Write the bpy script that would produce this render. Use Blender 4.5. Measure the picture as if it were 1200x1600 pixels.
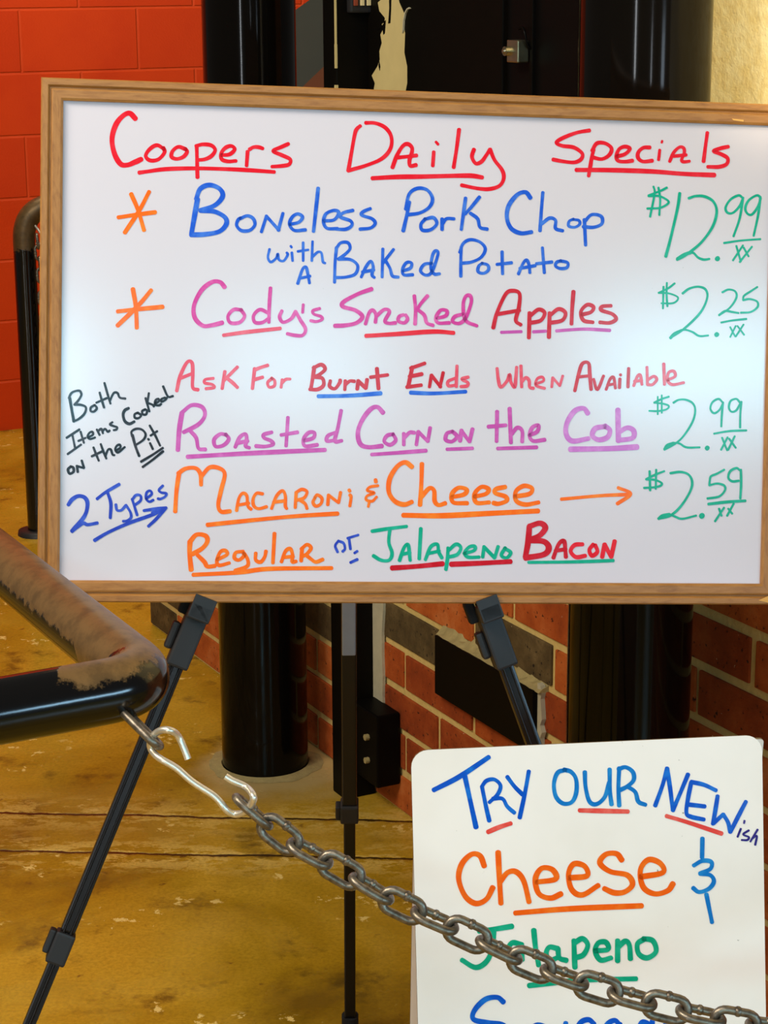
import bpy, bmesh, math, random
import numpy as np
from mathutils import Vector, Matrix
random.seed(7)
for o in list(bpy.data.objects): bpy.data.objects.remove(o)
S = bpy.context.scene
COL = S.collection

# ------------------------------------------------------------------ camera
F_PX = 3200.0; PITCH = math.radians(14.8); CAM_H = 1.5
cam_data = bpy.data.cameras.new('camera'); cam = bpy.data.objects.new('camera', cam_data); COL.objects.link(cam)
ROLL = 0.0065                                         # the hand-held camera is turned a third of a degree
cam.matrix_world = Matrix.Translation((0, 0, CAM_H)) @ Matrix.Rotation(math.pi/2 - PITCH, 4, 'X') @ Matrix.Rotation(-ROLL, 4, 'Z')
cam_data.sensor_width = 36; cam_data.sensor_fit = 'AUTO'; cam_data.lens = F_PX*36/1600
cam_data.clip_start = 0.05
S.camera = cam
# ------------------------------------------------------------------ view, world, lights
vs = S.view_settings
S.display_settings.display_device = 'sRGB'
vs.view_transform = 'Standard'; vs.look = 'None'; vs.gamma = 1; vs.use_curve_mapping = False; vs.exposure = 0.15
W = bpy.data.worlds.new('world'); S.world = W; W.use_nodes = True
bg = W.node_tree.nodes['Background']; bg.inputs[0].default_value = (1.0, 0.93, 0.85, 1); bg.inputs[1].default_value = 0.10

def area(name, loc, target, sx, sy, power, color):
    d = bpy.data.lights.new(name, 'AREA'); d.shape = 'RECTANGLE'; d.size = sx; d.size_y = sy; d.energy = power; d.color = color
    o = bpy.data.objects.new(name, d); COL.objects.link(o); o.location = loc
    o.rotation_euler = (Vector(target)-Vector(loc)).to_track_quat('-Z', 'Y').to_euler()
    return o
SKY = (0.34, 0.80, 1.0)
# high clerestory panes in the wall behind the camera
area('clerestory_window_light', (0.02, -4, 2.40), (0.02, 3, 2.40), 0.80, 0.42, 30, SKY)
area('clerestory_window_light', (1.35, -4, 2.42), (1.35, 3, 2.42), 0.75, 0.40, 15, SKY)
area('clerestory_window_light', (3.35, -4, 2.42), (3.35, 3, 2.42), 1.30, 0.46, 46, SKY)
# low glazing beside the entrance
area('low_window_light', (-2.5, -4, 1.0), (-2.5, 3, 1.0), 0.22, 1.3, 30, (0.9, 0.95, 1))
area('low_window_light', (0.85, -4, 0.8), (0.85, 3, 0.8), 0.14, 0.9, 8, (0.85, 0.92, 1))
area('low_window_light', (3.3, -4, 0.8), (3.3, 3, 0.8), 0.7, 0.9, 20, (0.7, 0.85, 1))
# ceiling fixtures, plus an added fill from the left
area('ceiling_lamp', (-1.5, 0.6, 3.3), (-1.0, 1.6, 0), 1.6, 1.6, 48, (1.0, 0.93, 0.84))
area('ceiling_lamp', (-1.0, 5.4, 3.1), (-0.9, 6.9, 1.3), 1.2, 1.0, 48, (1.0, 0.88, 0.66))
area('ceiling_lamp', (-1.9, 1.3, 3.0), (0.8, 2.7, 0.8), 0.9, 0.9, 46, (1.0, 0.90, 0.72))  # added fill, unseen fixture: brightens the cream wall from the left
# window in the right-hand wall
area('side_window_light', (5.0, -1.9, 1.80), (0, 1.9, 1.2), 2.4, 0.60, 80, (0.42, 0.74, 1))
area('ceiling_lamp', (-0.4, -1.2, 3.3), (-0.2, -0.2, 0), 1.4, 1.4, 24, (1.0, 0.95, 0.88))

d = bpy.data.lights.new('wall_spotlight', 'SPOT'); d.energy = 380; d.spot_size = math.radians(11); d.spot_blend = .6; d.color = (1, .86, .58); d.shadow_soft_size = .05
o = bpy.data.objects.new('wall_spotlight', d); COL.objects.link(o); o.location = (0.25, 0.3, 2.9); o.rotation_euler = (Vector((.53, 2.66, 1.40))-Vector((0.25, 0.3, 2.9))).to_track_quat('-Z', 'Y').to_euler()

# ------------------------------------------------------------------ projection helpers (pixel of the photo -> point on a real surface)
sp, cp = math.sin(PITCH), math.cos(PITCH)
C0 = np.array([0, 0, CAM_H]); FW = np.array([0, cp, -sp]); UP0 = np.array([0, sp, cp]); RT0 = np.array([1., 0, 0])
RT = RT0*math.cos(ROLL)-UP0*math.sin(ROLL); UP = UP0*math.cos(ROLL)+RT0*math.sin(ROLL)
def ray(x, y): return RT*(x-600)/F_PX + UP*(800-y)/F_PX + FW
def on_plane(x, y, P, n):
    r = ray(x, y); return C0 + r*(((P-C0)@n)/(r@n))
def at_depth(x, y, d): return C0 + ray(x, y)*d
def at_Y(x, y, Y): r = ray(x, y); return C0 + r*(Y/r[1])
def at_z(x, y, z): r = ray(x, y); return C0 + r*((z-CAM_H)/r[2])
def floor_at(x, y): return at_z(x, y, 0)
def project(P):
    d = np.array(P)-C0; z = d@FW; return 600+F_PX*(d@RT)/z, 800-F_PX*(d@UP)/z

# brick wall frame: u along the wall (away from camera), n into the wall
TH = math.radians(27.3)
u = np.array([-math.sin(TH), math.cos(TH), 0]); n = np.array([math.cos(TH), math.sin(TH), 0]); Z = np.array([0, 0, 1.])
P0 = floor_at(640, 1275)
def wp(s, z, out=0.0): return P0 + u*s + Z*z - n*out          # point on the brick wall, 'out' metres in front
def wall_sz(x, y, out=0.0):
    p = on_plane(x, y, P0-n*out, n) - P0; return p@u, p[2]

# ------------------------------------------------------------------ object helpers
ORG = {}
def link(o, parent=None):
    COL.objects.link(o)
    if parent is not None: o.parent = parent
def tag(o, label=None, cat=None, group=None, kind=None):
    if label: o['label'] = label
    if cat: o['category'] = cat
    if group: o['group'] = group
    if kind: o['kind'] = kind
    return o
def thing(name, label, cat, loc, group=None):
    o = bpy.data.objects.new(name, None); o.empty_display_size = .05; link(o); o.location = [float(c) for c in loc]
    ORG[o] = np.array([float(c) for c in loc]); return tag(o, label, cat, group)
class MB:
    def __init__(s): s.v = []; s.f = []; s.m = []; s.smooth = []
    def add(s, vs_, fs, mi=0, sm=False):
        b = len(s.v); s.v += [tuple(float(c) for c in p) for p in vs_]
        for f in fs: s.f.append([b+i for i in f]); s.m.append(mi); s.smooth.append(sm)
    def box(s, c, ax, ay, az, hx, hy, hz, mi=0, bev=0.0):
        c = np.array(c, float); ax, ay, az = (np.array(a, float) for a in (ax, ay, az))
        if bev <= 0:
            P = [c+ax*hx*i+ay*hy*j+az*hz*k for i in (-1, 1) for j in (-1, 1) for k in (-1, 1)]
            s.add(P, [(0,1,3,2),(4,6,7,5),(0,4,5,1),(2,3,7,6),(0,2,6,4),(1,5,7,3)], mi); return
        bm = bmesh.new(); bmesh.ops.create_cube(bm, size=1)
        for v in bm.verts: v.co = Vector((v.co.x*2*hx, v.co.y*2*hy, v.co.z*2*hz))
        bmesh.ops.bevel(bm, geom=bm.edges[:], offset=bev, segments=2, affect='EDGES', profile=.6)
        bm.verts.index_update()
        P = [c+ax*v.co.x+ay*v.co.y+az*v.co.z for v in bm.verts]
        s.add(P, [[v.index for v in f.verts] for f in bm.faces], mi); bm.free()
    def tube(s, pts, r, seg=14, closed=False, mi=0, cap=True):
        pts = [np.array(p, float) for p in pts]; N = len(pts)
        rr = r if hasattr(r, '__len__') else [r]*N
        T = []
        for i in range(N):
            a = pts[(i-1) % N] if (closed or i > 0) else pts[i]; b = pts[(i+1) % N] if (closed or i < N-1) else pts[i]
            t = b-a; T.append(t/np.linalg.norm(t))
        ref = np.array([0, 0, 1.]) if abs(T[0][2]) < .9 else np.array([1., 0, 0])
        nn = np.cross(T[0], ref); nn /= np.linalg.norm(nn); rings = []
        for i in range(N):
            nn = nn - T[i]*(nn@T[i]); nn /= np.linalg.norm(nn); bb = np.cross(T[i], nn)
            rings.append([pts[i]+(nn*math.cos(2*math.pi*k/seg)+bb*math.sin(2*math.pi*k/seg))*rr[i] for k in range(seg)])
        V = [p for q in rings for p in q]; Fs = []
        for i in range(N if closed else N-1):
            j = (i+1) % N
            for k in range(seg): Fs.append((i*seg+k, i*seg+(k+1) % seg, j*seg+(k+1) % seg, j*seg+k))
        s.add(V, Fs, mi, True)
        if not closed and cap:
            s.add(rings[0], [list(range(seg))[::-1]], mi); s.add(rings[-1], [list(range(seg))], mi)
    def prism(s, poly, n_vec, t, mi=0):            # poly: 3-D points, extruded by n_vec*t
        n_vec = np.array(n_vec, float); k = len(poly)
        V = [np.array(p) for p in poly]+[np.array(p)+n_vec*t for p in poly]
        s.add(V, [list(range(k))[::-1], [k+i for i in range(k)]]+[(i, (i+1) % k, k+(i+1) % k, k+i) for i in range(k)], mi)
    def build(s, name, mats, parent=None, fix=True, auto=None):
        mats = mats if isinstance(mats, (list, tuple)) else [mats]
        org = ORG.get(parent, np.zeros(3)) if parent is not None else np.zeros(3)
        me = bpy.data.meshes.new(name)
        me.from_pydata([tuple(np.array(v)-org) for v in s.v], [], s.f)
        for m in mats: me.materials.append(m)
        me.polygons.foreach_set('material_index', s.m); me.polygons.foreach_set('use_smooth', s.smooth)
        if fix:
            bm = bmesh.new(); bm.from_mesh(me); bmesh.ops.recalc_face_normals(bm, faces=bm.faces); bm.to_mesh(me); bm.free()
        o = bpy.data.objects.new(name, me); link(o, parent); ORG[o] = org
        return o
def catmull(pts, k=6, closed=False):
    pts = [np.array(p, float) for p in pts]
    if len(pts) < 3: return pts
    out = []; N = len(pts)
    for i in range(N if closed else N-1):
        if closed: a, b, c, d = (pts[(i+j) % N] for j in (-1, 0, 1, 2))
        else:
            b, c = pts[i], pts[i+1]; a = pts[i-1] if i > 0 else 2*b-c; d = pts[i+2] if i+2 < N else 2*c-b
        for q in range(k):
            t = q/k; out.append(.5*((2*b)+(c-a)*t+(2*a-5*b+4*c-d)*t*t+(3*b-a-3*c+d)*t**3))
    if not closed: out.append(pts[-1])
    return out

# ------------------------------------------------------------------ materials
class NT:
    def __init__(s, name):
        s.m = bpy.data.materials.new(name); s.m.use_nodes = True; s.t = s.m.node_tree; s.b = s.t.nodes['Principled BSDF']
        s.co = s.t.nodes.new('ShaderNodeTexCoord').outputs['Object']
    def n(s, typ, **kw):
        nd = s.t.nodes.new(typ)
        for k, v in kw.items():
            if hasattr(nd, k): setattr(nd, k, v)
        return nd
    def set(s, sock, v):
        if hasattr(v, 'is_linked') or isinstance(v, bpy.types.NodeSocket): s.t.links.new(v, sock)
        else: sock.default_value = v
    def noise(s, scale, detail=4, rough=.55, vec=None, dist=0):
        nd = s.n('ShaderNodeTexNoise'); s.t.links.new(vec or s.co, nd.inputs['Vector'])
        nd.inputs['Scale'].default_value = scale; nd.inputs['Detail'].default_value = detail; nd.inputs['Roughness'].default_value = rough; nd.inputs['Distortion'].default_value = dist
        return nd.outputs[0]
    def ramp(s, fac, stops):
        nd = s.n('ShaderNodeValToRGB'); s.t.links.new(fac, nd.inputs[0]); e = nd.color_ramp.elements
        e[0].position, e[0].color = stops[0][0], col(stops[0][1]); e[1].position, e[1].color = stops[-1][0], col(stops[-1][1])
        for p, c in stops[1:-1]: x = e.new(p); x.color = col(c)
        return nd.outputs[0]
    def mix(s, fac, a, b):
        nd = s.n('ShaderNodeMix', data_type='RGBA'); s.set(nd.inputs[0], fac); s.set(nd.inputs[6], col(a) if isinstance(a, tuple) else a); s.set(nd.inputs[7], col(b) if isinstance(b, tuple) else b)
        return nd.outputs[2]
    def math(s, op, a, b=0.0, c=0.0):
        nd = s.n('ShaderNodeMath', operation=op); s.set(nd.inputs[0], a); s.set(nd.inputs[1], b); s.set(nd.inputs[2], c); return nd.outputs[0]
    def step(s, x, lo, hi):
        nd = s.n('ShaderNodeMapRange', interpolation_type='SMOOTHSTEP'); s.set(nd.inputs[0], x); nd.inputs[1].default_value = lo; nd.inputs[2].default_value = hi
        return nd.outputs[0]
    def xyz(s):
        nd = s.n('ShaderNodeSeparateXYZ'); s.t.links.new(s.co, nd.inputs[0]); return nd.outputs
    def scaled(s, v):
        nd = s.n('ShaderNodeMapping'); s.t.links.new(s.co, nd.inputs[0]); nd.inputs['Scale'].default_value = v; return nd.outputs[0]
    def bump(s, h, strength=.3, dist=.002):
        nd = s.n('ShaderNodeBump'); s.t.links.new(h, nd.inputs['Height']); nd.inputs['Strength'].default_value = strength; nd.inputs['Distance'].default_value = dist
        s.t.links.new(nd.outputs[0], s.b.inputs['Normal'])
    def out(s, color, rough=.5, metal=0.0, spec=.5):
        s.set(s.b.inputs['Base Color'], col(color) if isinstance(color, tuple) else color); s.set(s.b.inputs['Roughness'], rough)
        s.set(s.b.inputs['Metallic'], metal); s.b.inputs['Specular IOR Level'].default_value = spec
        return s.m
def lin(c): return c/12.92 if c <= .04045 else ((c+.055)/1.055)**2.4
def col(c):
    if len(c) == 4: return c
    return (lin(c[0]/255), lin(c[1]/255), lin(c[2]/255), 1)
def simple(name, c, rough=.5, metal=0., spec=.5, var=.12, scale=60, bump=0):
    t = NT(name); d = tuple(max(0, v*(1-var)) for v in c)
    k = t.mix(t.noise(scale), d, tuple(min(255, v*(1+var*.6)) for v in c))
    if bump: t.bump(t.noise(scale*3), bump)
    return t.out(k, rough, metal, spec)

M = {}
# floor: stained, sealed concrete with two saw joints, spalls and pale cement round the column foot
COL1_FOOT = floor_at(411, 1218) + np.array([0, .084, 0])
t = NT('stained_concrete')
base = t.ramp(t.noise(2.1, 6, .62, dist=.6), [(.30, (128, 96, 12)), (.46, (182, 142, 28)), (.60, (206, 164, 46)), (.75, (170, 132, 30))])
base = t.mix(t.step(t.noise(5.5, 7, .7), .54, .70), base, (102, 78, 20))
base = t.mix(t.step(t.noise(30, 3), .66, .76), base, (120, 84, 24))
x, y, z = t.xyz()
wob = t.math('MULTIPLY', t.math('SUBTRACT', t.noise(7, 5), .5), .02)
wob2 = t.math('MULTIPLY', t.math('SUBTRACT', t.noise(45, 3), .5), .012)
def joint(c, sl):
    d = t.math('ADD', t.math('MULTIPLY_ADD', x, sl, y), -c); d = t.math('ADD', d, t.math('ADD', wob, wob2)); return t.math('ABSOLUTE', d)
def jl(a, c):
    a, c = floor_at(*a), floor_at(*c); sl = -(c[1]-a[1])/(c[0]-a[0]); return joint(a[1]+sl*a[0], sl)
j1, j2 = jl((0, 1270), (640, 1283)), jl((0, 1330), (640, 1342))
near = t.math('MINIMUM', j1, j2)
spall = t.math('MULTIPLY', t.step(t.noise(11, 7, .75, t.scaled((1, 2.2, 1))), .49, .53), t.math('SUBTRACT', 1.0, t.step(near, .01, .11)))
base = t.mix(spall, base, (226, 190, 92))
base = t.mix(t.math('MULTIPLY', t.step(t.noise(150, 4, .7), .35, .7), .35), base, (104, 76, 18))
chips = t.math('MULTIPLY', t.step(t.noise(24, 6, .7), .585, .60), t.step(t.noise(5, 3), .56, .60))
base = t.mix(chips, base, (236, 206, 120))
strip = t.math('MULTIPLY', t.math('SUBTRACT', 1.0, t.step(j1, .08, .17)), .25)
base = t.mix(strip, base, (180, 142, 58))
dv = t.n('ShaderNodeVectorMath', operation='DISTANCE'); t.t.links.new(t.co, dv.inputs[0]); dv.inputs[1].default_value = (COL1_FOOT[0]+.03, COL1_FOOT[1]-.02, 0)
dd = t.math('ADD', dv.outputs['Value'], t.math('MULTIPLY', t.math('SUBTRACT', t.noise(9, 5), .5), .16))
base = t.mix(t.math('MULTIPLY', t.math('SUBTRACT', 1.0, t.step(dd, .10, .21)), .8), base, (196, 172, 116))
base = t.mix(t.math('SUBTRACT', 1.0, t.step(near, .0022, .006)), base, (62, 42, 12))
t.bump(t.math('ADD', t.step(near, .0, .012), t.math('MULTIPLY', t.noise(60, 5), .25)), .35, .004)
M['floor'] = t.out(base, t.ramp(t.noise(8, 4), [(.3, (95, 95, 95)), (.7, (165, 165, 165))]), 0, .35)

# red painted concrete block
t = NT('red_painted_block')
nd = t.n('ShaderNodeTexBrick'); mp = t.n('ShaderNodeCombineXYZ'); x, y, z = t.xyz()
t.t.links.new(t.math('ADD', x, .1073+.4065*20), mp.inputs[0]); t.t.links.new(t.math('ADD', z, .0355), mp.inputs[1]); t.t.links.new(mp.outputs[0], nd.inputs['Vector'])
nd.offset = .5; nd.inputs['Scale'].default_value = 1; nd.inputs['Brick Width'].default_value = .4065; nd.inputs['Row Height'].default_value = .2032
nd.inputs['Mortar Size'].default_value = .0055; nd.inputs['Mortar Smooth'].default_value = .6
nd.inputs['Color1'].default_value = col((196, 54, 2)); nd.inputs['Color2'].default_value = col((204, 60, 4)); nd.inputs['Mortar'].default_value = col((212, 70, 24))
k = t.mix(t.step(t.noise(3, 4), .4, .8), nd.outputs['Color'], (190, 48, 3))
h = t.math('ADD', t.math('MULTIPLY', nd.outputs['Fac'], -1.0), t.math('MULTIPLY', t.noise(160, 4), .22)); t.bump(h, .6, .006)
M['block'] = t.out(k, .5, 0, .2)

M['cream_wall'] = None
t = NT('gold_cream_plaster')
k = t.mix(t.step(t.noise(38, 6, .7), .35, .7), (236, 208, 136), (252, 232, 170)); t.bump(t.noise(70, 5, .7), .5, .004)
M['cream_wall'] = t.out(k, .38, .0, .6)
t = NT('mortar'); k = t.mix(t.noise(80, 5), (196, 164, 92), (226, 198, 126)); t.bump(t.noise(140, 5), .6, .003); M['mortar'] = t.out(k, .9, 0, .2)
def brickmat(name, a, b, c):
    t = NT(name); k = t.ramp(t.noise(16, 6, .65), [(.3, a), (.52, b), (.72, c)])
    k = t.mix(t.step(t.noise(110, 4), .62, .70), k, tuple(v*.45 for v in a)); k = t.mix(t.step(t.noise(70, 3), .74, .77), k, (222, 196, 160)); t.bump(t.noise(120, 6, .7), .55, .003); return t.out(k, .8, 0, .25)
M['brick_a'] = brickmat('brick_red', (140, 58, 18), (172, 78, 26), (190, 98, 44))
M['brick_b'] = brickmat('brick_orange', (154, 68, 22), (186, 92, 34), (200, 116, 60))
M['brick_c'] = brickmat('brick_dark_red', (122, 50, 16), (152, 64, 22), (170, 84, 34))
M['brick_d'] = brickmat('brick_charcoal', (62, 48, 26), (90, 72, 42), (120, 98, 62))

t = NT('black_gloss_paint'); k = t.mix(t.noise(20), (8, 6, 4), (12, 9, 7)); t.bump(t.noise(25, 3), .03, .001); t.b.inputs['IOR'].default_value = 1.25; M['gloss'] = t.out(k, .10, 0, .5)
M['black'] = simple('black_satin_paint', (8, 6, 5), .45, 0, .1)
M['panel_black'] = simple('brown_black_paint', (11, 8, 5), .5, 0, .08, .3, 40)
M['bare'] = simple('bare_cream_primer', (205, 186, 128), .6, 0, .3, .06, 30)
M['caulk'] = simple('grey_cream_caulk', (188, 178, 148), .8, 0, .3, .08, 50, .4)
M['plate'] = simple('black_steel_plate', (8, 6, 5), .5, 0, .08)
M['dust'] = simple('mortar_dust', (166, 148, 98), .9, 0, .2, .2, 70, .5)
M['chrome'] = simple('polished_steel', (236, 226, 206), .32, .75, .5, .05)
M['zinc'] = simple('zinc_latch', (196, 184, 150), .3, 1.0)
M['chain'] = None
t = NT('dull_steel_chain'); k = t.ramp(t.noise(90, 5), [(.3, (84, 72, 60)), (.55, (136, 126, 110)), (.75, (108, 82, 60))]); t.bump(t.noise(260, 4), .3, .001)
M['chain'] = t.out(k, .36, .75, .5)
M['plastic'] = simple('black_plastic', (34, 33, 34), .5, 0, .4, .15, 80)
M['leg'] = simple('black_anodised_tube', (24, 22, 22), .28, .4, .5, .1, 40)
M['grey_tube'] = simple('dark_grey_aluminium', (140, 144, 154), .35, .2, .5, .1, 40)
M['foot'] = simple('rubber', (14, 14, 14), .8)
M['slope_grey'] = simple('slate_grey_paint', (70, 68, 56), .6, 0, .3, .12, 6)
M['slope_brown'] = simple('brown_red_paint', (120, 62, 26), .6, 0, .3, .1, 12)
M['button'] = simple('ivory_button', (236, 214, 160), .4)
M['button_red'] = simple('dull_red_button', (140, 60, 36), .4)
# worn pipe: black gloss paint rubbed through to tan metal
def worn(name, bias, tan, x_lo=None, x_hi=None):
    t = NT(name); x, y, z = t.xyz()
    w = t.math('ADD', t.math('MULTIPLY', z, 22.0), t.math('MULTIPLY', t.math('SUBTRACT', t.noise(16, 6, .7), .5), 1.5))
    if x_lo is not None:
        w = t.math('ADD', w, t.math('MULTIPLY', t.step(x, x_lo, x_hi), .9)); w = t.math('SUBTRACT', w, .9)
        w = t.math('ADD', w, t.math('MULTIPLY', t.step(y, .02, .06), 1.2))
    mk = t.step(w, bias-.07, bias+.07)
    tanc = t.mix(t.step(t.noise(38, 6, .7), .4, .66), tan, tuple(v*.80 for v in tan))
    k = t.mix(mk, (9, 8, 8), tanc)
    r = t.n('ShaderNodeMapRange'); t.t.links.new(mk, r.inputs[0]); r.inputs[3].default_value = .14; r.inputs[4].default_value = .42
    mt = t.math('MULTIPLY', mk, .45); t.bump(t.math('ADD', t.math('MULTIPLY', mk, -.5), t.math('MULTIPLY', t.noise(90, 4), .15)), .25, .0015)
    return t.out(k, r.outputs[0], mt, .5)
def wood(name, axis):
    t = NT(name); sc = {'x': (3, 60, 60), 'z': (60, 60, 3)}[axis]
    g = t.noise(4.2, 6, .65, t.scaled(sc), .4)
    k = t.ramp(g, [(.28, (136, 88, 40)), (.47, (160, 108, 52)), (.62, (170, 118, 60)), (.78, (152, 100, 48))]); t.bump(g, .15, .001)
    return t.out(k, .45, 0, .4)
M['oak_x'] = wood('oak_frame_across', 'x'); M['oak_z'] = wood('oak_frame_upright', 'z'); M['raw'] = simple('raw_wood', (226, 170, 88), .7)
t = NT('whiteboard_enamel'); k = t.mix(t.step(t.noise(240, 2), .78, .82), (214, 207, 215), (172, 170, 180)); M['enamel'] = t.out(k, .16, 0, .5)
t = NT('sign_white'); k = t.mix(t.step(t.noise(6, 4), .35, .8), (250, 240, 230), (242, 231, 218))
k = t.mix(t.step(t.noise(130, 3), .74, .80), k, (150, 140, 122)); M['sign'] = t.out(k, .4, 0, .45)
M['sign_edge'] = simple('dirty_edge', (120, 100, 70), .8, 0, .3, .3, 90)
def ink(name, c, c2=None):
    t = NT('marker_'+name); c2 = c2 or tuple(v+(255-v)*.22 for v in c)
    k = t.mix(t.step(t.noise(75, 3), .40, .75), c, c2); return t.out(k, .17, 0, .25)
INK = dict(red=ink('red', (226, 18, 38), (232, 46, 60)), darkred=ink('dark_red', (196, 14, 34), (210, 40, 58)), rose=ink('rose', (226, 74, 96), (232, 104, 122)),
  orange=ink('orange', (250, 104, 4), (250, 132, 34)), blue=ink('blue', (28, 86, 206), (70, 124, 220)), indigo=ink('indigo', (38, 62, 182), (66, 96, 206)),
  pink=ink('pink', (206, 58, 150), (222, 100, 176)), orchid=ink('orchid', (194, 74, 166), (210, 104, 186)), lilac=ink('lilac', (198, 110, 198), (212, 140, 212)),
  teal=ink('teal', (8, 164, 130), (40, 180, 150)), black=ink('black', (28, 18, 22), (58, 46, 52)), orange2=ink('bright_orange', (248, 96, 10), (252, 120, 30)),
  azure=ink('azure', (0, 82, 196), (24, 118, 214)), sky=ink('sky_blue', (10, 116, 196), (40, 146, 212)), coral=ink('coral', (232, 70, 60), (242, 110, 96)),
  navy=ink('navy', (30, 16, 118)), green=ink('green', (0, 160, 120), (30, 180, 140)))

# ------------------------------------------------------------------ setting: floor, walls
b = MB(); b.add([(-5, -5, 0), (5, -5, 0), (5, 10, 0), (-5, 10, 0)], [(0, 1, 2, 3)])
b.add([(-5, -5, -.1), (5, -5, -.1), (5, 10, -.1), (-5, 10, -.1)], [(3, 2, 1, 0)])
tag(b.build('floor', M['floor'], fix=False), kind='structure')

v_red = n.copy()                                     # the red wall runs square to the brick wall
Q0 = floor_at(20, 671)
me = MB(); me.box((1.0, .1, 1.5), (1, 0, 0), (0, 1, 0), (0, 0, 1), 3.2, .1, 1.5)
red = me.build('wall_back', M['block']); tag(red, kind='structure')
red.location = Q0; red.rotation_euler = (0, 0, TH)

# brick wall: mortar bed and single bricks in relief, 80 mm courses, 250 mm module
CO, MOD, ROWS = .0800, .250, 13
S_NEAR, S_FAR = -1.95, 1.30
b = MB()
b.box(wp((S_NEAR+S_FAR)/2, ROWS*CO/2, -.1), u, n, Z, (S_FAR-S_NEAR)/2, .1, ROWS*CO/2, 0)
rng = random.Random(11)
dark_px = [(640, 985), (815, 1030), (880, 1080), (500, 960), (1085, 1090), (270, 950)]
for k in range(ROWS):
    z0 = -.003 + k*CO; off = .010 if k % 2 else -.117
    i0 = int((S_NEAR-off)/MOD)-1
    for i in range(i0, int((S_FAR-off)/MOD)+2):
        a, c = off+i*MOD+.006, off+(i+1)*MOD-.006
        a, c = max(a, S_NEAR), min(c, S_FAR-.0)
        if c-a < .02: continue
        zz0, zz1 = max(z0+.0075, 0.001), z0+CO-.0065
        px = project(wp((a+c)/2, (zz0+zz1)/2))
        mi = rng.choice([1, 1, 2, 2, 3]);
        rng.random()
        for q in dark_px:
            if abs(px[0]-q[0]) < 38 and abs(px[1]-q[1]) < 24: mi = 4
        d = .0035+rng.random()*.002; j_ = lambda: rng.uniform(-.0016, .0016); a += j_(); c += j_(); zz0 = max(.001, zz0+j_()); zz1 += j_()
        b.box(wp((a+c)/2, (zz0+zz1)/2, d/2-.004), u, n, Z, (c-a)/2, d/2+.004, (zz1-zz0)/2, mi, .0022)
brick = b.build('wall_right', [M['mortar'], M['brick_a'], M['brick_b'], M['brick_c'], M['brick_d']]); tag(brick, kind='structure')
b = MB(); b.box(wp((S_NEAR+.12)/2, 1.04+.95, -.1), u, n, Z, (.12-S_NEAR)/2, .1, .95)
tag(b.build('wall_right_upper', M['cream_wall']), kind='structure')

# ------------------------------------------------------------------ black columns
def column(foot, label):
    r = .084; t_ = thing('steel_column', label, 'column', foot, 'black steel columns by the brick wall')
    b = MB(); b.tube([foot+Z*.0, foot+Z*1.0, foot+Z*2.9], r, 64); b.build('pipe', M['gloss'], t_)
    b = MB(); prof = [(r+.002, .005, 0), (r+.010, .0025, .008), (r+.024, 0.0005, .022)]; ph_ = [random.random()*6 for _ in range(5)]
    def wv(a): return .5+.5*(.4*math.sin(2*a+ph_[0])+.3*math.sin(5*a+ph_[1])+.2*math.sin(9*a+ph_[2])+.15*math.sin(17*a+ph_[3]))
    rings = [[foot+np.array([math.cos(a)*(q[0]+q[2]*(wv(a)-.5)), math.sin(a)*(q[0]+q[2]*(wv(a)-.5)), q[1]]) for a in np.linspace(0, 2*math.pi, 48, endpoint=False)] for q in prof]
    b.add([p for q in rings for p in q], [(i*48+k, i*48+(k+1) % 48, (i+1)*48+(k+1) % 48, (i+1)*48+k) for i in range(2) for k in range(48)], 0, True)
    b.build('cement_collar', M['dust'], t_)
    return t_
column(COL1_FOOT, 'glossy black round column left of the black post, pale cement round its foot')
best = min((abs(project(wp(s, .6, .134))[0]-983), s) for s in np.linspace(-.9, -.3, 601))[1]
column(wp(best, 0, .134), 'glossy black round column to the right, behind the small sign')

# ------------------------------------------------------------------ square post with keypad
s0 = wall_sz(590, 1000)[0]
w = min((abs(project(wp(s0, .3, q))[0]-536), q) for q in np.linspace(.02, .15, 400))[1]
L = min((abs(project(wp(s0+q, .3, w))[0]-517), q) for q in np.linspace(.01, .15, 400))[1]
base_p = wp(s0+L/2, 0, w/2)
post = thing('steel_post', 'square black steel post with keypad and peeling paint, against the brick wall', 'post', base_p)
b = MB(); b.box(base_p+Z*1.4-n*.0035, u, n, Z, L/2, w/2-.0035, 1.4, 0, .003); b.build('tube', M['panel_black'], post)
# bracket with two bolts at the foot
c1 = wp(s0-.050, .125, .03)
b = MB(); b.box(c1, u, n, Z, .050, .024, .070, 0, .004); br = b.build('bracket', M['plate'], post)
for dz in (.02, -.025):
    b = MB(); q = wp(s0-.066, .125+dz, .054); b.tube([q, q-n*.008], .006, 6); b.build('bolt', M['dust'], br)
# paint chips on the post corner
for zc, ln, wd in ((1.455, .075, .0015), (1.36, .02, .002), (1.30, .012, .003), (1.285, .006, .003), (1.23, .04, .0012), (.55, .05, .002), (.35, .02, .002)):
    b = MB(); b.box(wp(s0, zc, w)-u*.0003, u, n, Z, .0016, wd, ln); b.build('paint_chip', M['bare'], post)
# keypad on the end face
def end_face(x, y, out=0.0): return on_plane(x, y, wp(s0-out, 0), u)
ka, kb = end_face(541, 20, .0), end_face(580, 20, .0)
kc = (ka+kb)/2 + Z*.07; hw = np.linalg.norm((kb-ka)[:2])/2
b = MB(); b.box(kc-u*.008, n, u, Z, hw, .008, .07, 0, .004); kp = b.build('keypad', M['plastic'], post)
for i, (mt) in enumerate(('button_red', 'button', 'button')):
    for r_ in range(3):
        b = MB(); b.box(kc+n*(-.6+.52*i)*hw - Z*(.042-.04*r_)-u*.017, n, u, Z, hw*.15, .0025, .016, 0, .001); b.build('button', M[mt], kp)

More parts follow.
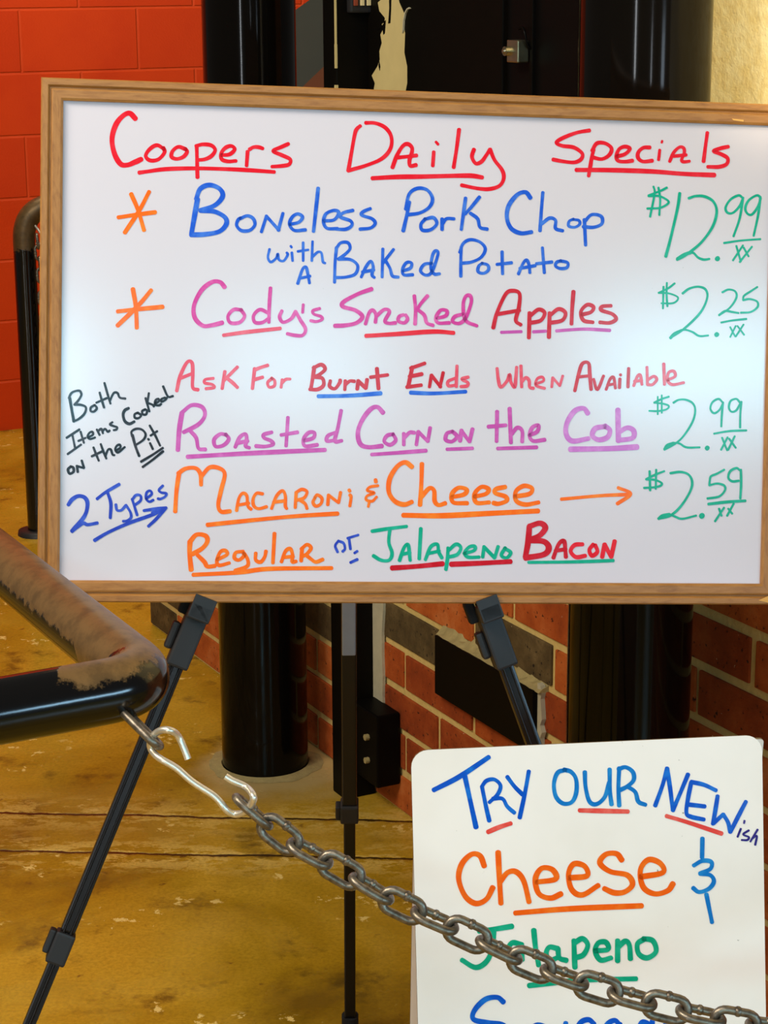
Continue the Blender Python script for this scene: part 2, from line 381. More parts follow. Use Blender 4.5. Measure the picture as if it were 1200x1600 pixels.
# caulk strip beside the post
s1 = wall_sz(605, 1000)[0]; zc = wall_sz(600, 1108)[1]
b = MB(); edge = [(s0, 1.04)]+[(s0, zc)]; rr = random.Random(3)
poly = [wp(s0, zc+.005, .004)]+[wp(s1+rr.uniform(-.004, .006), zz, .004) for zz in np.linspace(zc-.012, 1.04, 22)]+[wp(s0, 1.04, .004)]
b.prism(poly, -n, .006); b.build('caulk_strip', M['caulk'], brick)

# ------------------------------------------------------------------ black steel cabinet panel on the upper wall
OUT = .012
def ps(x, y, out=OUT): return wall_sz(x, y, out)
sa, sb, sc_ = s0-.004, ps(785, 120)[0], ps(829, 120)[0]
se = sc_-.17
pan = thing('steel_door_panel', 'black steel door panel with paint peeled to cream, above the brick', 'door panel', wp((sa+se)/2, 1.045, OUT/2))
b = MB(); b.box(wp((sa+sb)/2, 1.045+.85, OUT/2+.0006), u, n, Z, (sa-sb)/2, OUT/2, .85, 0, .002); b.build('door_leaf', M['panel_black'], pan)
b = MB(); b.box(wp((sb+se)/2-.002, 1.045+.85, OUT/2-.003), u, n, Z, (sb-se)/2-.002, OUT/2-.003, .85, 0, .002); b.build('door_jamb', M['black'], pan)
b = MB(); b.box(wp(sc_, 1.045+.85, OUT/2), u, n, Z, .004, OUT/2, .85, 0, .001); b.build('edge_strip', M['panel_black'], pan)
k_ = 1/4.615
left = [(690,0),(705,80),(745,130),(740,160),(722,175),(735,205),(712,250),(722,310),(705,370),(708,430),(690,480),(650,545),(672,600),(665,640),(680,690),(660,800),(690,900)]
right = [(880,900),(890,800),(888,690),(905,600),(905,480),(885,380),(890,240),(880,170),(890,110),(850,20),(845,0)]
top = [(850,-60),(838,-140),(820,-240),(700,-230),(712,-160),(680,-100)]
poly = []
for (px, py) in left+right+top:
    s_, z_ = ps(440+px*k_, py*k_, OUT+.0008); poly.append(wp(s_, max(z_, 1.06), OUT))
b = MB(); b.prism(poly, -n, .0008); bp = b.build('peeled_patch', M['bare'], pan); bp['label'] = 'cream bare patch where black paint has peeled'
b = MB()
for pl in ([(775,-60),(792,-60),(790,60),(785,165),(770,170),(778,60)], [(690,215),(720,200),(745,150),(752,145),(745,240),(735,250),(728,200)], [(705,440),(712,480),(708,510),(700,470)], [(640,-40),(720,-30),(712,0),(690,20)]):
    b.prism([wp(*ps(440+px*k_, py*k_, OUT+.001), OUT+.0008) for px, py in pl], -n, .0008)
b.build('paint_flake', M['panel_black'], pan)
b = MB()
for pl in ([(928,52),(935,62),(915,68),(900,100),(890,150),(886,220),(880,240),(884,150),(895,95),(910,65)],):
    b.prism([wp(*ps(440+px*k_, py*k_, OUT+.001), OUT+.001) for px, py in pl], -n, .003)
b.build('paint_curl', M['caulk'], pan)
la = wp(*ps(809, 80, OUT+.01), OUT)
b = MB(); b.box(la-n*.010, u, n, Z, .016, .010, .0165, 0, .002); lt = b.build('latch', M['zinc'], pan); lt['label'] = 'small bright metal latch'
b = MB(); q = la+u*.012-n*.02; b.tube([q, q-n*.006], .007, 14); b.tube([q-n*.006, q-n*.009], [.0045, .003], 14); b.build('pin', M['zinc'], lt)
b = MB(); q = wp(*ps(822, 50, OUT), OUT); b.tube(catmull([q+Z*.004+u*.02, q+Z*.006-n*.006, q+Z*.0-n*.01-u*.012, q-Z*.018-n*.006-u*.014, q-Z*.024-u*.014]), .002, 8); b.build('staple', M['black'], pan)

# ------------------------------------------------------------------ steel bar set in the brick
bo = .022
(sl, zt), (sr, zt2) = wall_sz(679, 992, bo), wall_sz(833, 1078, bo); zb = wall_sz(679, 1083, bo)[1]
bar = thing('steel_wall_plate', 'flat black steel plate bedded in mortar on the brick wall', 'wall plate', wp((sl+sr)/2, zb, bo/2))
b = MB(); b.box(wp((sl+sr)/2, (zt+zb)/2, bo/2), u, n, Z, (sl-sr)/2, bo/2, (zt-zb)/2, 0, .0015); b.build('plate', M['plate'], bar)
b = MB(); rr = random.Random(5); m = 26
ss = np.linspace(sl+.002, sr-.012, m)
prof = [(max(.002, .015+rr.uniform(-.008, .009))) for _ in ss]
V = []; Fs = []
for i, s_ in enumerate(ss): V += [wp(s_, zt-.0005, bo-.0015+rr.uniform(-.002, .0)), wp(s_, zt+.004+rr.uniform(-.002, .002), .012), wp(s_, zt+prof[i], .0), wp(s_, zt-.001, .0)]
for i in range(m-1):
    for k in range(4): Fs.append((i*4+k, (i+1)*4+k, (i+1)*4+(k+1) % 4, i*4+(k+1) % 4))
b.add(V, Fs+[(0, 1, 2, 3), (m*4-1, m*4-2, m*4-3, m*4-4)]); b.build('mortar_bed', M['dust'], bar)
b = MB(); poly = [wp(sr+.001, zb-.004, .0045)]+[wp(sr-.011+rr.uniform(-.003, .003), z_, .0045) for z_ in np.linspace(zb-.005, zt+.01, 12)]+[wp(sr+.001, zt+.012, .0045)]
b.prism(poly, -n, .009); b.build('caulk_bead', M['caulk'], bar)

# ------------------------------------------------------------------ sloping partition seen between column and post
YP = 5.0
def yp(x, y): return at_Y(x, y, YP)
part = thing('sloped_partition', 'grey sloping partition with brown lower part, between round column and square post', 'partition', np.array([yp(500, 100)[0], YP, 0]))
pl = [yp(425, 45), yp(461, 16), yp(492, -6), yp(560, -45), yp(620, -45), yp(620, 10), yp(560, 58), yp(510, 100), yp(466, 142), yp(425, 182)]
b = MB(); b.prism(pl, (0, 1, 0), .10); b.build('grey_stringer', M['slope_grey'], part)
e_ = [yp(425, 182), yp(466, 142), yp(510, 100), yp(560, 58), yp(620, 10)]
b = MB(); b.prism(e_+[np.array([e_[-1][0], YP, 0]), np.array([e_[0][0], YP, 0])], (0, 1, 0), .08); b.build('brown_base', M['slope_brown'], part)

# ------------------------------------------------------------------ queue rails
def rail_path(pts, rad, k=8):                       # polyline with rounded corners
    out = [np.array(pts[0], float)]
    for i in range(1, len(pts)-1):
        p, a, c = (np.array(q, float) for q in (pts[i], pts[i-1], pts[i+1]))
        da, dc = (a-p)/np.linalg.norm(a-p), (c-p)/np.linalg.norm(c-p); r_ = rad
        for j in range(k+1):
            t_ = j/k; out.append((1-t_)**2*(p+da*r_)+2*t_*(1-t_)*p+t_*t_*(p+dc*r_))
    out.append(np.array(pts[-1], float)); return out
RZ = .895; KR = (CAM_H-RZ)/.64
bend = at_z(236, 1068, RZ); lo = at_z(-230, 1152, RZ); hi = at_z(-330, 612, RZ)
rail = thing('queue_rail', 'worn black pipe rail bending round in front, lower left', 'rail', np.array([lo[0], lo[1], 0]), 'pipe queue rails')
# worn material uses coordinates local to the bend
b = MB(); b.tube(rail_path([np.array([lo[0], lo[1], 0.0]), lo, bend, hi, np.array([hi[0], hi[1], 0.0])], .046, 12), .0288, 40)
ro = b.build('pipe', worn('worn_rail_paint', .42, (132, 100, 60), -.085, -.070), rail)
for v in ro.data.vertices: v.co -= Vector(tuple(bend-ORG[rail]))
ro.location = tuple(bend-ORG[rail])
for f_ in (lo, hi):
    b = MB(); q = np.array([f_[0], f_[1], 0]); b.tube([q, q+Z*.008], .06, 32); b.build('base_flange', M['black'], rail)
DCH = 1.86*KR
def ch(x, y, d=DCH): return at_depth(x, y, d)
def stadium(Lh, Wh, k=10):                          # closed link path in local x (long), y
    P = []
    for i in range(k+1): a = -math.pi/2+math.pi*i/k; P.append((Lh+Wh*math.cos(a), Wh*math.sin(a), 0))
    for i in range(k+1): a = math.pi/2+math.pi*i/k; P.append((-Lh+Wh*math.cos(a), Wh*math.sin(a), 0))
    return P
def link_pts(c, d, side, Lh, Wh):
    d = d/np.linalg.norm(d); side = side-d*(side@d); side /= np.linalg.norm(side)
    return [c+d*p[0]+side*p[1] for p in stadium(Lh, Wh)]
WR = .0040*KR
toCam = -FW
ea, eb = ch(188, 1106, 1.885*KR), ch(250, 1168)
b = MB(); dd_ = eb-ea; side = np.cross(dd_, toCam); side /= np.linalg.norm(side)
b.tube(link_pts((ea+eb)/2, dd_, side*.12+(C0-ea)/np.linalg.norm(C0-ea), np.linalg.norm(dd_)/2-.012, .0100), WR, 12, closed=True); el = b.build('eye_link', M['chain'], rail); el['label'] = 'dark chain link welded under the rail'

# chain with silver wire hook
chain = thing('barrier_chain', 'steel chain with silver wire hook sagging from the worn rail past the small sign', 'chain', ch(380, 1262))
hk = [(294,1186),(285,1163),(277,1147),(266,1141),(252,1140),(240,1148),(234,1160),(236,1172),(247,1184),(262,1192),(279,1202),(293,1216),(311,1229),(333,1242),(345,1254),(354,1267),(366,1273),(378,1271),(388,1264),(396,1252),(396,1243),(389,1233),(376,1225),(364,1221),(352,1213)]
hp = []
for i, q in enumerate(hk):
    off = 0.0
    if 3 <= i <= 7: off = -.012+.006*(i-3)
    if 16 <= i <= 20: off = .006-.006*(i-16)
    hp.append(ch(*q, DCH+off-.002))
hp = [np.array(p) for p in catmull(hp, 5)]
for _ in range(10): hp = [hp[0]]+[(hp[i-1]+hp[i]*2+hp[i+1])/4 for i in range(1, len(hp)-1)]+[hp[-1]]
b = MB(); b.tube(hp, .0031, 16); hko = b.build('wire_hook', M['chrome'], chain); hko['label'] = 'shiny silver wire hook'
path = [ch(*q, DCH+.0) for q in catmull([(374,1250),(412,1283),(460,1320),(528,1357),(620,1411),(723,1457),(820,1503),(923,1541),(1033,1572),(1130,1594),(1240,1612),(1330,1622)], 24)]
we = wp(-1.86, .80, .03)                               # eye on the brick wall that carries the far end
pm, pd = path[-1], path[-1]-path[-12]
pd /= np.linalg.norm(pd)
path += [np.array(q) for q in catmull([pm, pm+pd*.10+Z*.008, pm*.45+we*.55-Z*.055, we-n*.0], 24)][1:]
cum = [0.0]
for i in range(1, len(path)): cum.append(cum[-1]+np.linalg.norm(path[i]-path[i-1]))
def on_path(s_):
    i = max(1, min(len(path)-1, int(np.searchsorted(cum, s_)))); a = (s_-cum[i-1])/(cum[i]-cum[i-1]); return path[i-1]*(1-a)+path[i]*a
PITCHL = .0322*KR; Lh = (PITCHL+2*WR)/2-.0105; 
b = MB(); b.tube([np.array(p) for p in stadium(PITCHL/2+WR-.0105*KR, .0105*KR)], WR, 12, closed=True)
bumpc = np.array([0, -.0105*KR, 0]); b.tube([bumpc-np.array([.0025, 0, 0]), bumpc-np.array([.001, 0, 0]), bumpc+np.array([.001, 0, 0]), bumpc+np.array([.0025, 0, 0])], [.0038, .0047, .0047, .0038], 12)
l0 = b.build('link', M['chain'], None)
def place(o, c, d, side, parent):
    d = d/np.linalg.norm(d); side = side-d*(side@d); side /= np.linalg.norm(side); nn_ = np.cross(d, side); c = c-ORG[parent]
    o.matrix_basis = Matrix(((d[0], side[0], nn_[0], c[0]), (d[1], side[1], nn_[1], c[1]), (d[2], side[2], nn_[2], c[2]), (0, 0, 0, 1)))
b = MB(); b.box(wp(-1.86, .80, .006), u, n, Z, .025, .004, .03, 0, .002); b.tube([wp(-1.86, .80, .008)+(-n*.014+u*.0)*(1-math.cos(a))+Z*.014*math.sin(a) for a in np.linspace(0, 2*math.pi, 20, endpoint=False)], .003, 8, closed=True)
b.build('wall_eye', M['chain'], brick)
i = 0; s_ = PITCHL*.5
while s_ < cum[-1]-PITCHL:
    o = l0 if i == 0 else l0.copy()
    if i: link(o, chain)
    else: o.parent = chain
    c, d = on_path(s_), on_path(s_+.01)-on_path(s_-.01)
    vw = (C0-c)/np.linalg.norm(C0-c); inpl = np.cross(d/np.linalg.norm(d), vw); inpl /= np.linalg.norm(inpl); ang = math.radians(82 if i == 0 else 66 if i % 2 == 0 else -16)+(random.uniform(-.1, .1) if i else 0)
    place(o, c, d, inpl*math.cos(ang)+vw*math.sin(ang), chain); s_ += PITCHL; i += 1

# far rail with its hanging chain, beside the red wall
fb = floor_at(61, 834)
top_z = .905; far = thing('queue_rail', 'black pipe rail with bare bronze bend, beside the red block wall', 'rail', fb, 'pipe queue rails')
dr = np.array([math.cos(TH*.4), math.sin(TH*.4), 0])
fe = fb+dr*.75
b = MB(); b.tube(rail_path([fb, fb+Z*top_z, fe+Z*top_z, fe], .095, 12), .0295, 32)
fo = b.build('pipe', worn('far_rail_paint', -1.55, (104, 80, 46)), far)
for v in fo.data.vertices: v.co -= Vector((0, 0, top_z-.05))
fo.location = (0, 0, top_z-.05)
for q in (fb, fe):
    b = MB(); b.tube([q, q+Z*.012, q+Z*.014], [.058, .056, .034], 28); b.build('base_flange', M['plastic'], far)
pc = np.array([dr[1], -dr[0], 0])
hang = thing('hanging_chain', 'thin chain hanging from the far pipe rail, beside the whiteboard edge', 'chain', fb+Z*(top_z-.06)+dr*.05)
cp_ = catmull([fb+dr*.034+pc*.032+Z*(top_z-.085), fb+dr*.038+pc*.032+Z*(top_z-.15), fb+dr*.041+pc*.032+Z*(top_z-.30), fb+dr*.046+pc*.032+Z*(top_z-.46), fb+dr*.09+pc*.02+Z*(top_z-.54), fb+dr*.18+Z*(top_z-.62), fb+dr*.26+Z*(top_z-.66)], 16)
cum2 = [0.0]
for i in range(1, len(cp_)): cum2.append(cum2[-1]+np.linalg.norm(cp_[i]-cp_[i-1]))
def on2(s_):
    i = max(1, min(len(cp_)-1, int(np.searchsorted(cum2, s_)))); a = (s_-cum2[i-1])/(cum2[i]-cum2[i-1]); return cp_[i-1]*(1-a)+cp_[i]*a
b = MB(); q = cp_[0]; b.tube(catmull([fb+dr*.030+pc*.016+Z*(top_z-.052), q+dr*.012+Z*.008, q+dr*.012-Z*.015, q-dr*.004-Z*.012], 5), .0035, 8); b.build('hook', M['chrome'], hang)
s_ = .008; i = 0
while s_ < cum2[-1]-.02:
    o = l0.copy(); link(o, hang); d = on2(s_+.01)-on2(s_-.01); sd = dr if i % 2 else np.array([-dr[1], dr[0], 0])
    if abs((d/np.linalg.norm(d))@sd) > .95: sd = Z
    place(o, on2(s_), d, sd+.3*np.array([-dr[1], dr[0], 0]), hang); s_ += PITCHL; i += 1

# ------------------------------------------------------------------ whiteboard
BS = .92; O_ = C0+(np.array([-0.38281943, 2.48944097, 1.35004909])-C0)*BS; e1 = np.array([0.99114458, 0.12562705, -0.04301474]); e2 = np.array([-0.01698774, -0.20131372, -0.9793795])
def reroll(v): return RT*(v@RT0)+UP*(v@UP0)+FW*(v@FW)
O_ = C0+reroll(O_-C0); e1 = reroll(e1); e2 = reroll(e2)
e1 /= np.linalg.norm(e1); e2 -= e1*(e1@e2); e2 /= np.linalg.norm(e2); nb = np.cross(e2, e1)
if nb[1] > 0: nb = -nb                                # towards the viewer
BW, BH, FR = .876*BS, .5743*BS, .0262*BS             # face, frame width and height above the face
def bp_(a, c, h=0.0): return O_+e1*a+e2*c+nb*h
board = thing('whiteboard', 'oak framed whiteboard with handwritten daily specials on a black easel', 'whiteboard', bp_(BW/2, BH+FR))
b = MB(); b.box(bp_(BW/2, BH/2, -.005), e1, e2, nb, BW/2+.008, BH/2+.008, .005); b.build('panel', M['enamel'], board)
def frame_rail(A, B_, inward, along, mat, len_):      # mitred moulding between outer corners A and B_
    prof = [(0, -.012), (0, .0045), (.0016, .0062), (.0075, .0062), (.0088, .0048), (.0098, .0030), (.0108, .0030), (.0118, .0052), (.0135, .0058), (.0215, .0056), (FR, .0042), (FR, -.012)]
    k = len(prof); V = []
    for end, sg in ((A, 1), (B_, -1)):
        for w_, h_ in prof: V.append(end+inward*w_+along*w_*sg+nb*h_)
    b = MB(); b.add(V, [(i, (i+1) % k, k+(i+1) % k, k+i) for i in range(k)]+[list(range(k))[::-1], [k+i for i in range(k)]]); b.build('frame_rail', mat, board)
c00, c10, c11, c01 = bp_(-FR, -FR), bp_(BW+FR, -FR), bp_(BW+FR, BH+FR), bp_(-FR, BH+FR)
frame_rail(c00, c10, e2, e1, M['oak_x'], BW); frame_rail(c01, c11, -e2, e1, M['oak_x'], BW)
frame_rail(c00, c01, e1, e2, M['oak_z'], BH); frame_rail(c10, c11, -e1, e2, M['oak_z'], BH)
b = MB(); b.prism([bp_(BW+x_, BH+y_, .0062) for x_, y_ in ((-.003, .019), (.008, .014), (.022, .012), (.024, .022), (.008, .0215))], nb, .0006); b.build('corner_chip', M['raw'], board)
b = MB(); b.prism([bp_(BW-.050+x_, -FR+.018+y_, .0058) for x_, y_ in ((0, 0), (.014, .001), (.014, .0032), (.002, .002))], nb, .0004); b.build('frame_scuff', M['raw'], board)

# ---- handwriting.  Every word: close-up origin, its scale, pen, width, strokes
CROPS = dict(c1=(160,170,3.871), c2=(530,170,3.871), c3=(850,180,3.871), c4=(170,270,2.727), c5=(510,280,2.667), c6=(170,430,2.791), c7=(520,430,2.553), c8=(260,550,2.791),
  c9=(620,550,2.553), c10=(90,580,5.715), c11=(250,710,3.243), c12=(500,710,2.4), c13=(1000,600,6.316), c14=(1000,280,5.715), c15=(660,1160,4.0), c16=(900,1160,4.0), c17=(690,1300,3.0))
def parse(txt):
    out = []
    for st in txt.split(';'):
        st = st.strip()
        if not st: continue
        w_ = None
        if ':' in st: a, st = st.split(':'); w_ = float(a)
        out.append((w_, [tuple(float(q) for q in p.split(',')) for p in st.split()]))
    return out
ZC = [0]
def write(thing_, plane, lbl, pieces):
    """pieces: list of (crop, ink, width, strokes).  One part per phrase; inks are material slots."""
    crops = []
    for p_ in pieces:
        if p_[0] not in crops: crops.append(p_[0])
    if len(crops) > 1:                              # one part for each word group along the line
        for i, c_ in enumerate(crops):
            place_ = ['left', 'right'][i] if len(crops) == 2 else ['left', 'middle', 'right'][i]
            write(thing_, plane, lbl+', '+place_+' part', [p_ for p_ in pieces if p_[0] == c_])
        return
    P, nrm = plane; b = MB(); mats = []; rr = random.Random(len(lbl))
    for crop, inkname, wd, txt in pieces:
        x0, y0, sc = CROPS[crop]
        if INK[inkname] not in mats: mats.append(INK[inkname])
        mi = mats.index(INK[inkname])
        for w_, pts in parse(txt):
            ww = (w_ or wd)*.56; sm = catmull(pts, 7)
            if len(sm) == 2: sm = [sm[0]*(1-t_)+sm[1]*t_ for t_ in np.linspace(0, 1, 5)]
            sm = [np.array(q, float) for q in sm]
            keep = [sm[0]]
            for q in sm[1:]:
                if np.linalg.norm(q-keep[-1]) > .8: keep.append(q)
            if len(keep) < 2: keep.append(keep[0]+np.array([1, 1]))
            N_ = len(keep); T = []
            for i in range(N_):
                d = keep[min(i+1, N_-1)]-keep[max(i-1, 0)]; T.append(d/(np.linalg.norm(d)+1e-9))
            ph = rr.uniform(0, 6); hs = [ww*(1+.07*math.sin(ph+i*.35)) for i in range(N_)]
            lft = [keep[i]+np.array([-T[i][1], T[i][0]])*hs[i] for i in range(N_)]; rgt = [keep[i]-np.array([-T[i][1], T[i][0]])*hs[i] for i in range(N_)]
            ZC[0] += 1; h = .00025+.000004*(ZC[0] % 60)
            def w3(q): return on_plane(x0+q[0]/sc, y0+q[1]/sc, P+nrm*h, nrm)
            V = [w3(q) for pr in zip(lft, rgt) for q in pr]; b.add(V, [(2*i, 2*i+1, 2*i+3, 2*i+2) for i in range(N_-1)], mi)
            for cc, tt, hh in ((keep[0], -T[0], hs[0]), (keep[-1], T[-1], hs[-1])):
                nn_ = np.array([-tt[1], tt[0]]); arc = [cc+hh*(nn_*math.cos(a)+tt*math.sin(a)*.8) for a in np.linspace(0, math.pi, 9)]
                b.add([w3(q) for q in arc], [list(range(9))], mi)
    o = b.build('lettering', mats, thing_, fix=False)
    me_ = o.data                                    # all faces look out of the surface
    bm = bmesh.new(); bm.from_mesh(me_); nv = Vector(tuple(nrm))
    for f_ in bm.faces:
        f_.normal_update()
        if f_.normal.dot(nv) < 0: f_.normal_flip()
    bm.to_mesh(me_); bm.free()
    o['label'] = lbl; return o
BP = (O_, nb)
write(board, BP, 'red underlined heading lettering', [
 ('c1','red',21,"28:200,60 165,27 125,42 82,95 58,180 72,268 108,332 150,340 198,322 235,305;375,245 330,220 285,245 262,285 288,312 338,306 375,265 368,235;505,245 460,230 425,255 418,290 450,303 490,290 512,260 500,240;570,225 572,300 575,415;565,225 610,215 660,222 682,250 660,285 620,305 575,310;720,280 770,275 800,245 780,225 745,235 718,270 722,305 760,318 808,315;878,258 872,345;890,245 915,232 945,232 970,240;1125,212 1080,232 1032,255 1085,280 1135,305 1130,335 1090,345 1025,350;22:222,386 280,378 380,365 560,360 760,365 900,372 1040,382"),
 ('c2','red',21,"55,375 75,260 95,150 108,120 128,103;160,85 220,87 280,115 315,170 310,240 260,300 170,340 55,374;22:322,355 350,280 385,225 415,213 440,235 438,270 425,310 430,345 465,340;350,295 400,290 468,282;19:572,260 566,345;15:585,200 598,215;725,125 710,240 692,355;815,245 803,290 825,330 860,320 890,280 912,245;912,245 940,310 985,370 995,420 970,465 910,485 840,482 740,462;25:200,420 350,412 500,410 700,405 800,405 865,415"),
 ('c3','red',21,"275,92 200,105 120,135 75,165 110,185 180,195 230,230 225,265 185,285 120,280 55,268;300,208 290,250 280,310 270,368;290,215 320,170 370,170 408,200 395,240 350,265 295,255;440,250 490,235 520,203 490,190 455,205 438,245 448,275 490,281 535,275;640,195 600,197 570,225 570,260 600,280 655,275;16:700,210 693,270;12:715,155 712,166;18:760,280 785,225 820,193 845,200 848,230 832,270 845,282 880,278;18:785,248 860,240;20:988,105 975,200 965,280;1115,190 1070,200 1025,217 1070,235 1110,260 1105,295 1060,312 990,312;25:195,331 400,332 650,340 850,355 1030,362")])
write(board, BP, 'upper orange asterisk', [('c4','orange',16,"95,90 125,160 150,245;172,80 130,160 68,255;40,190 120,178 198,168")])
write(board, BP, 'lower orange asterisk', [('c6','orange',17,"105,60 118,140 122,230;185,65 130,130 38,220;38,158 130,148 235,138")])
write(board, BP, 'blue lettering of the first dish', [
 ('c4','blue',13,"19:378,112 364,190 352,260;18:372,112 390,68 430,52 472,68 485,100 452,138 390,160;18:390,160 450,165 495,190 500,220 470,250 410,262 350,264;560,195 590,183 615,195 622,222 600,245 565,246 545,225 550,202 562,192;650,252 672,183;672,185 725,245;722,245 742,172;770,220 810,210 825,188 805,175 782,188 770,218 790,245 838,243;14:892,65 882,160 872,250;915,205 960,200 980,170 960,160 925,175 915,210 930,236 975,238;1040,160 1000,170 987,188 1030,205 1035,225 1010,240 970,240;1115,152 1085,165 1077,180 1120,195 1135,215 1115,235 1070,240"),
 ('c5','blue',13,"14:345,95 335,150 320,215;330,125 345,62 380,38 420,45 442,80 430,115 390,140 340,148;410,167 445,160 460,185 435,210 400,212 394,188 412,165;482,165 482,210;482,188 500,165 532,165;580,78 570,150 562,210;638,74 605,115 578,145;600,142 630,165 640,200 670,208;16:850,78 830,54 795,65 760,110 752,160 770,205 810,225 855,220;902,55 895,140 890,215;895,188 930,162 955,172 955,205 985,215;11:1028,168 1052,172 1055,188 1035,200 1010,195 1012,175 1030,166;1075,168 1080,275;1075,178 1105,148 1145,155 1148,185 1115,200 1070,198")])
write(board, BP, 'smaller blue lettering of the side dish', [
 ('c4','blue',10,"685,325 678,360 690,380 712,365 720,345 725,370 745,375 762,350 758,340;780,340 783,375;775,312 779,318;828,297 828,375;805,335 850,328;868,292 865,375;868,358 890,338 906,342 912,378 922,385;12:805,472 825,412 840,402 848,430 855,470;12:812,450 858,440"),
 ('c5','blue',12,"42,285 36,350 34,430;40,290 60,265 90,265 98,290 75,315 50,333;50,333 100,335 130,360 120,395 80,408 35,410;145,408 165,365 185,342 195,365 190,398 200,410;150,387 198,378;235,290 232,408;280,292 235,350;248,342 265,372 275,403 300,408;320,382 350,370 355,350 335,347 318,372 322,398 360,398;440,350 408,355 392,382 415,400 440,385 465,312 455,298 442,318 435,370 450,395 472,394;562,282 560,340 560,405;555,305 570,268 600,252 640,262 662,290 645,325 605,345 565,350;648,350 672,358 675,378 655,392 632,385 635,362 650,350;732,302 734,395;710,355 772,348;800,395 820,350 835,337 845,360 848,390;805,372 870,360;900,285 908,390;875,352 940,345;975,340 1005,348 1002,368 975,372 955,362 960,346 978,340")])
write(board, BP, 'pink and red lettering of the smoked apples line', [
 ('c6','pink',14,"17:505,52 485,30 450,30 405,65 372,130 375,185 410,220 450,218 495,207;580,152 545,150 520,178 530,207 570,206 592,178 575,150;700,168 660,150 632,175 637,205 670,206 700,185;705,55 700,130 698,206;755,155 745,182 760,205 795,190 815,158;815,158 835,195 858,235 845,262 810,262 778,255;12:848,128 845,163;12:920,145 890,155 895,170 925,180 930,193 905,202 880,198"),
 ('c6','rose',15,"500,262 600,248 748,232"),
 ('c7','pink',13,"15:155,55 100,75 45,105 40,125 90,140 118,165 95,190 50,200 8,202;130,195 145,150 160,140 172,158 170,188;172,165 205,137 226,145 208,183 225,192 250,190;282,158 265,165 262,183 285,190 298,175 290,158;325,82 330,140 328,195;378,82 350,115 335,140;340,138 365,160 375,190 400,200;415,172 450,162 455,142 430,140 412,168 420,190 465,190;520,155 487,165 478,185 505,192 530,170 552,110 548,82 530,85 520,120 530,180 575,202"),
 ('c7','red',16,"132,242 250,235 400,225 482,230"),
 ('c7','darkred',14,"640,210 655,150 690,75 720,62 745,75 742,130 730,180 750,198;660,155 745,140;785,150 782,250;785,165 820,137 845,150 830,180 790,190;865,150 862,248;865,162 900,135 928,150 915,180 868,190;960,65 955,130 952,195;995,157 1030,147 1040,127 1015,118 990,145 1000,180 1038,188;1110,122 1075,125 1072,140 1115,155 1130,175 1105,190 1065,188"),
 ('c7','orchid',12,"672,228 752,225;800,226 850,223;892,222 1000,215 1105,220")])
write(board, BP, 'rose and red lettering of the burnt ends line', [
 ('c8','rose',14,"45,170 60,105 90,45 112,48 115,100 115,155 138,165;60,115 110,95;12:205,115 170,120 168,135 200,142 208,155 172,160;255,85 243,160;310,65 250,125;265,115 290,135 310,155;385,72 375,160;385,78 410,68 442,58;378,122 420,110;12:462,115 442,132 448,153 470,148 472,125 458,113;12:505,120 500,155;12:502,137 520,120 540,118"),
 ('c8','darkred',15,"645,65 637,120 630,160;640,70 675,55 692,75 665,100 645,108;645,108 680,115 685,145 660,163 625,163;14:715,125 712,150 735,160 755,135 758,122;14:780,125 778,165;14:780,142 800,127 820,128;832,162 837,125;837,127 870,158;870,158 875,120;918,72 925,160;890,110 965,100"),
 ('c8','blue',16,"662,193 800,190 935,180"),
 ('c9','darkred',14,"62,60 45,140;55,65 112,45;50,98 100,88;40,140 98,132;12:130,140 138,92;12:138,92 175,140;12:172,140 185,82"),
 ('c9','rose',12,"232,105 205,117 207,135 235,132;240,55 237,138;285,100 260,108 283,122 280,135 255,138;400,65 405,110 415,140 440,115 450,90 455,120 470,140 475,100 478,60;495,55 498,140;500,118 515,102 528,115 530,140 545,145;10:555,127 585,115 580,100 560,107 555,133 590,145;10:618,140 622,102;10:622,102 650,135;10:650,135 662,95"),
 ('c9','darkred',11,"13:710,155 725,90 740,47 765,45 770,90 775,150;12:720,100 768,95;785,108 800,150 825,95;835,150 850,110 865,102 872,145;840,132 870,127;890,107 888,143;892,90 893,93;925,65 922,140"),
 ('c9','rose',11,"945,135 960,97 972,94 978,130;948,117 978,113;998,60 1000,130;1000,112 1025,97 1037,110 1020,130 1000,130;1065,47 1068,130;1080,112 1110,97 1105,77 1085,82 1080,113 1100,130 1145,122"),
 ('c9','blue',14,"55,162 150,165 275,158")])
